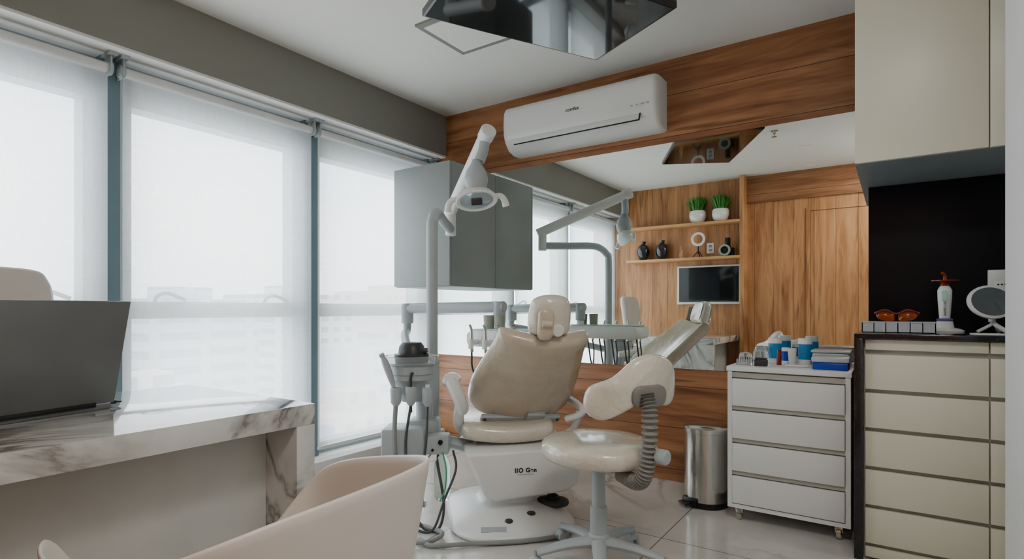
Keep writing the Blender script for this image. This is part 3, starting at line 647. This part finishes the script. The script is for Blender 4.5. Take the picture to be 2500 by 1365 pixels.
g=G(); g.tube([(-.50,2.83,.76),(-.51,2.83,.74),(-.512,2.83,.66),(-.51,2.83,.56)],.008); g.obj('air_syringe',M_dk,th,M=MV)
g=G(); g.tube([(-.425,2.83,.70),(-.425,2.83,.60)],.012,sm=False); g.obj('suction_tip',M_plw,th,M=MV)
for P,r_,m_ in (([(-.585,2.83,.62),(-.59,2.82,.45),(-.58,2.83,.25),(-.56,2.87,.33)],.012,M_hose),
      ([(-.51,2.83,.6),(-.53,2.80,.4),(-.50,2.77,.15),(-.44,2.74,.02),(-.36,2.72,.012),(-.34,2.80,.10),(-.38,2.88,.3),(-.37,2.90,.36)],.007,M_hosed),
      ([(-.425,2.83,.6),(-.43,2.80,.4),(-.46,2.78,.2),(-.50,2.76,.05),(-.46,2.72,.012),(-.38,2.70,.02),(-.33,2.75,.15),(-.28,2.80,.28),(-.30,2.86,.36)],.006,M_hosed),
      ([(-.47,2.88,.36),(-.49,2.84,.2),(-.56,2.78,.06),(-.58,2.66,.02),(-.50,2.56,.02),(-.38,2.56,.02),(-.33,2.66,.018),(-.42,2.74,.018),(-.52,2.80,.018)],.011,M_hose),
      ([(-.43,2.60,.014),(-.36,2.53,.014),(-.2,2.55,.014),(.05,2.58,.014),(.25,2.66,.014),(.30,2.8,.014)],.011,M_hose)):
    G().tube(P,r_,seg=8,n=8).obj('hose',m_,th,M=MV)
g=G(); c_=(-.355,2.86,0)
g.lathe([(0,.11),(.03,.11),(.042,.13),(.042,.27),(.038,.30),(.016,.335),(.016,.36),(0,.36)],c=c_); g.obj('water_bottle',M_water,th,M=MV)
g=G(); g.tube([(-.40,2.86,.36),(-.44,2.80,.30),(-.45,2.82,.20),(-.45,2.85,.105)],.004); g.lathe([(0,.08),(.02,.08),(.02,.11),(0,.11)],c=(-.45,2.85,0)); g.obj('valve',M_chrome,th,M=MV)
g=G(); g.tube([(-.35,2.83,.36),(-.33,2.81,.28),(-.335,2.81,.18),(-.36,2.81,.12)],.004); g.obj('air_line',M_green,th,M=MV)
g=G(); px_,py_=-2.13,2.325
g.tube([(px_,py_,.40),(px_,py_,1.0),(px_,py_,1.50),(px_-.012,py_+.02,1.575),(px_-.05,py_+.082,1.625),(px_-.10,py_+.165,1.638),(px_-.22,py_+.35,1.628),(px_-.345,py_+.555,1.618)],.031,seg=16)
g.cyl((px_,py_,.36),(px_,py_,.80),.04,bev=.003); g.obj('lamp_pole',M_plg,th)
g=G(); g.cyl((-2.48,2.89,1.575),(-2.48,2.89,1.76),.036,bev=.006)
g.tube([(-2.515,2.913,1.72),(-1.87,2.49,2.058)],.040,seg=20,sm=False); g.cyl((-1.905,2.512,2.04),(-1.85,2.478,2.068),.045,bev=.006); la=g.obj('lamp_arm',M_plw,th)
g=G(); g.tube([(-1.90,2.505,2.03),(-1.90,2.495,1.97),(-1.905,2.48,1.93),(-1.91,2.47,1.90)],.03); g.lathe([(0,.10),(.022,.095),(.03,.07),(.055,.03),(.066,-.01),(.06,-.05),(.04,-.08),(0,-.085)],c=(-1.925,2.46,1.815)); g.obj('lamp_joint',M_plg,la)
lc=Vector((-1.915,2.445,1.695)); ax=Vector((.45,-.40,-.6)).normalized()
right=Vector((.825,.565,0)); yy=ax.cross(right).normalized(); right=yy.cross(ax).normalized(); QL=basis(lc,right,yy,ax)
g=G(); g.lathe([(0,-.07),(.05,-.065),(.09,-.03),(.108,.01),(.112,.03),(.104,.036),(.1,.028)],M=QL,sx=1.05,sy=.62)
g.tube([(0,0,-.07),(0,.02,-.10),(.0,.05,-.12)],.02,M=QL)
lh=g.obj('lamp_head',M_plw,la)
g=G(); g.lathe([(0,.034),(.06,.032),(.102,.026)],M=QL,sx=1.05,sy=.62); g.obj('lamp_glass',M_lens,lh)
G().box(-.03,.03,-.02,.02,.034,.045,bev=.004,M=QL).obj('bulb_shield',M_dk,lh)
for s_ in (-1,1):
    G().tube([(s_*.10,0,.0),(s_*.135,.0,.005),(s_*.155,-.02,.02),(s_*.162,-.05,.035)],lambda t:.014+.006*t,M=QL).obj('lamp_handle',M_plw,lh)
# instrument arm and tray
g=G(); g.cyl((-2.86,2.83,1.085),(-2.06,2.93,1.095),.036,bev=.006).cyl((-2.83,2.835,.98),(-2.83,2.835,1.12),.042,bev=.006).cyl((-2.10,2.925,.99),(-2.10,2.925,1.13),.040,bev=.006)
g.tube([(-2.83,2.835,1.0),(-2.83,2.83,.93),(-2.74,2.72,.90),(-2.50,2.52,.82),(-2.3,2.42,.76),(-2.15,2.335,.72)],.028); g.obj('tray_arm',M_plg,th)
g=G(); g.prism([(-2.19,.85),(-1.62,.85),(-1.60,.87),(-1.60,.93),(-1.64,.95),(-2.17,.95),(-2.21,.93),(-2.21,.87)],2.72,2.98,bev=.012,seg=2)
g.cyl((-2.10,2.925,.94),(-2.10,2.925,1.0),.03); tr_=g.obj('instrument_tray',M_plw,th)
g=G(); g.box(-2.18,-1.63,2.735,2.965,.95,.957,bev=.003); g.obj('tray_mat',M_mint,tr_)
for (x,y) in ((-2.12,2.84),(-2.03,2.83)): G().lathe([(0,0),(.032,0),(.036,.085),(.032,.085),(.028,.01),(0,.01)],c=(x,y,.957),seg=20).obj('tray_cup',M_cup,tr_)
for k in range(5):
    x=-2.12+k*.105
    g=G(); g.tube([(x,2.72,.88),(x,2.67,.88)],.016,sm=False).tube([(x,2.66,.90),(x,2.655,.84)],.017,sm=False); g.obj('tray_holder',M_plw,tr_)
    g=G(); g.tube([(x,2.645,.985),(x,2.66,.96),(x,2.665,.90),(x,2.665,.82)],lambda t:.007+.004*t); g.obj('handpiece',M_chrome,tr_)
    g=G(); g.tube([(x,2.665,.82),(x+.01,2.66,.72),(x+.03,2.72,.62),(x+.05,2.80,.66),(x+.04,2.84,.85)],.006,seg=8); g.obj('tray_hose',M_hosed,tr_)
# ------------------------------------------------------------ wall behind the camera: shelves etc
for z,xa,xb in ((2.11,-2.93,-1.52),(1.685,-2.93,-1.52)):
    G().box(xa,xb,-.16,.04,z,z+.03,bev=.002).obj('wall_shelf',M_shelf,label='light wood floating shelf on the panelled wall',cat='shelf',group='floating shelves')
for x in (-2.03,-1.755):
    z=2.14; th=thing('potted_grass','bushy green grass plant in a round white pot','potted plant',(x,-.06,z),group='potted grass on the shelf')
    G().lathe([(0,0),(.055,0),(.085,.03),(.1,.08),(.098,.13),(.088,.15),(.08,.15),(.08,.13),(0,.13)],c=(x,-.06,z)).obj('pot',M_pot,th)
    b=bmesh.new()
    for k in range(420):
        a=random.uniform(0,2*pi); r0=random.uniform(0,.07); ln=random.uniform(.14,.22); sp=random.uniform(.1,.60)
        if sin(a)<-.3: sp=min(sp,.25)
        p0=Vector((x+r0*cos(a),-.06+r0*sin(a),z+.13)); d=Vector((cos(a)*sp,sin(a)*sp,1)).normalized(); sd=Vector((-sin(a),cos(a),0))*.006
        p1=p0+d*ln*.6; p2=p0+d*ln+Vector((cos(a),sin(a),-.5))*.015*sp
        v=[b.verts.new(q) for q in (p0-sd,p0+sd,p1+sd,p1-sd,p2)]
        b.faces.new(v[:4]); b.faces.new((v[3],v[2],v[4]))
    g=G(); g._add(b); fo=g.obj('foliage',M_plant,th,smooth=False)
for x in (-2.73,-2.48):
    g=G(); g.lathe([(0,0),(.04,0),(.05,.01),(.078,.08),(.082,.13),(.065,.185),(.035,.205),(.028,.215),(.035,.245),(.028,.245),(.02,.21),(0,.2)],c=(x,-.06,1.715)); g.obj('vase',M_vase,label='glossy black bulbous ceramic vase on the shelf',cat='vase',group='black vases')
g=G(); g.tube([(-2.228,-.06,1.715),(-2.232,-.06,1.76),(-2.222,-.06,1.80),(-2.235,-.06,1.84),(-2.232,-.06,1.875)],lambda t:.022-.010*t+.006*sin(6*t)); g.lathe([(0,0),(.03,0),(.028,.012),(0,.012)],c=(-2.228,-.06,1.715)); g.obj('figurine',M_figw,label='small slender carved wooden figurine on the shelf',cat='figurine')
th=thing('ring_light','small white ring lamp on a black desktop tripod','ring light',(-2.02,-.06,1.715))
g=G(); rg=[]
for k in range(32):
    a=2*pi*k/32; cq=Vector((-2.02+.072*cos(a),-.05,1.945+.072*sin(a))); o_=Vector((cos(a),0,sin(a)))
    rg.append([cq+o_*.016*cos(t)+Vector((0,1,0))*.010*sin(t) for t in [2*pi*j/10 for j in range(10)]])
rg.append(rg[0]); g.loft(rg,cap0=False,cap1=False); g.obj('ring',M_plw,th)
g=G(); g.cyl((-2.02,-.055,1.76),(-2.02,-.055,1.865),.007)
for k in range(3):
    a=2*pi*k/3+.5; g.tube([(-2.02,-.055,1.80),(-2.02+.07*cos(a),-.055+.07*sin(a),1.718)],.005,sm=False)
g.obj('tripod',M_blk,th)
th=thing('power_outlet','white double wall outlet above the shelf','power outlet',(-1.9,-.155,1.84))
G().box(-1.945,-1.855,-.159,-.148,1.77,1.90,bev=.004).obj('cover_plate',M_plw,th)
G().box(-1.92,-1.88,-.149,-.146,1.845,1.875).obj('socket',M_cup,th); G().box(-1.92,-1.88,-.149,-.146,1.795,1.825).obj('socket',M_cup,th)
th=thing('camera','black photo camera with white ring flash around the lens','camera',(-1.67,-.05,1.715))
G().box(-1.74,-1.60,-.10,-.03,1.715,1.82,bev=.012).box(-1.70,-1.64,-.09,-.04,1.82,1.85,bev=.01).box(-1.70,-1.64,-.08,-.02,1.85,1.94,bev=.012).obj('body',M_blk,th)
G().cyl((-1.69,-.03,1.78),(-1.69,.02,1.78),.042,bev=.004).obj('lens',M_blk,th)
g=G(); g.lathe([(.045,0),(.068,0),(.068,.015),(.045,.015),(.045,0)],M=basis((-1.69,.012,1.785),(1,0,0),(0,0,-1),(0,1,0))); g.obj('ring_flash',M_cup,th)
th=thing('monitor','wall-mounted monitor with white bezel and dark screen','monitor',(-1.91,-.13,1.14))
G().box(-2.30,-1.53,-.16,-.105,1.14,1.62,bev=.006).obj('bezel',M_plw,th)
G().box(-2.275,-1.555,-.106,-.1035,1.17,1.60).obj('screen',M_scr,th,smooth=False)
# ------------------------------------------------------------ city outside
BL=[(-90,-40,10,22,M_b1,-2),(-72,6,14,22,M_b2,-7),(-75,30,12,16,M_b1,-9),(-120,56,20,22,M_b3,3),(-60,50,10,14,M_b2,-12),(-140,95,24,26,M_b1,5),(-85,78,14,18,M_b3,-6),(-160,20,26,30,M_b3,6),(-75,110,16,20,M_b1,-5),(-170,160,30,30,M_b2,8),(-58,-17,12,14,M_b3,-13),(-110,135,16,22,M_b2,0)]
for x,y,wx,wy,m_,zt_ in BL:
    g=G(); g.box(x-wx/2,x+wx/2,y-wy/2,y+wy/2,-60,zt_).box(x-wx/5,x+wx/5,y-wy/5,y+wy/5,zt_,zt_+2.5)
    g.obj('apartment_building',m_,label='pale hazy high-rise building seen through the blinds',cat='building',group='distant city buildings',smooth=False)
# ------------------------------------------------------------ world, lights, camera
w=bpy.data.worlds.new('sky'); SC.world=w; w.use_nodes=True; nt=w.node_tree; nt.nodes.clear()
out=nt.nodes.new('ShaderNodeOutputWorld'); bg=nt.nodes.new('ShaderNodeBackground'); tc=N(nt,'TexCoord'); no=N(nt,'TexNoise'); no.inputs['Scale'].default_value=2.2; no.inputs['Detail'].default_value=4
nt.links.new(tc.outputs['Generated'],no.inputs['Vector'])
r=ramp(nt,no.outputs['Fac'],[(.35,(.72,.84,.96)),(.6,(1.,1.,1.))]); nt.links.new(r.outputs[0],bg.inputs[0]); bg.inputs[1].default_value=6.8; nt.links.new(bg.outputs[0],out.inputs[0])
def area(name,loc,sx,sy,rot,power,color=(1,1,1),portal=False):
    l=bpy.data.lights.new(name,'AREA'); l.shape='RECTANGLE'; l.size=sx; l.size_y=sy; l.energy=power; l.color=color
    o=bpy.data.objects.new(name,l); COL.objects.link(o); o.location=loc; o.rotation_euler=rot
    if portal: l.cycles.is_portal=True
    return o
area('window_portal',(-3.40,1.66,1.22),2.2,3.65,(0,radians(-90),0),1,portal=True)
area('added_fill_light',(.02,.75,CZ-.02),.4,.5,(0,0,0),20,(1,.97,.93))  # added fill lamp, out of view overhead, to brighten the room from the front
cam=bpy.data.cameras.new('camera'); co=bpy.data.objects.new('camera',cam); COL.objects.link(co); SC.camera=co
co.location=(0,0,H); co.rotation_euler=(radians(90),0,radians(34.4)); cam.sensor_width=36; cam.lens=19.74; cam.shift_y=.029; cam.clip_start=.02; cam.clip_end=500
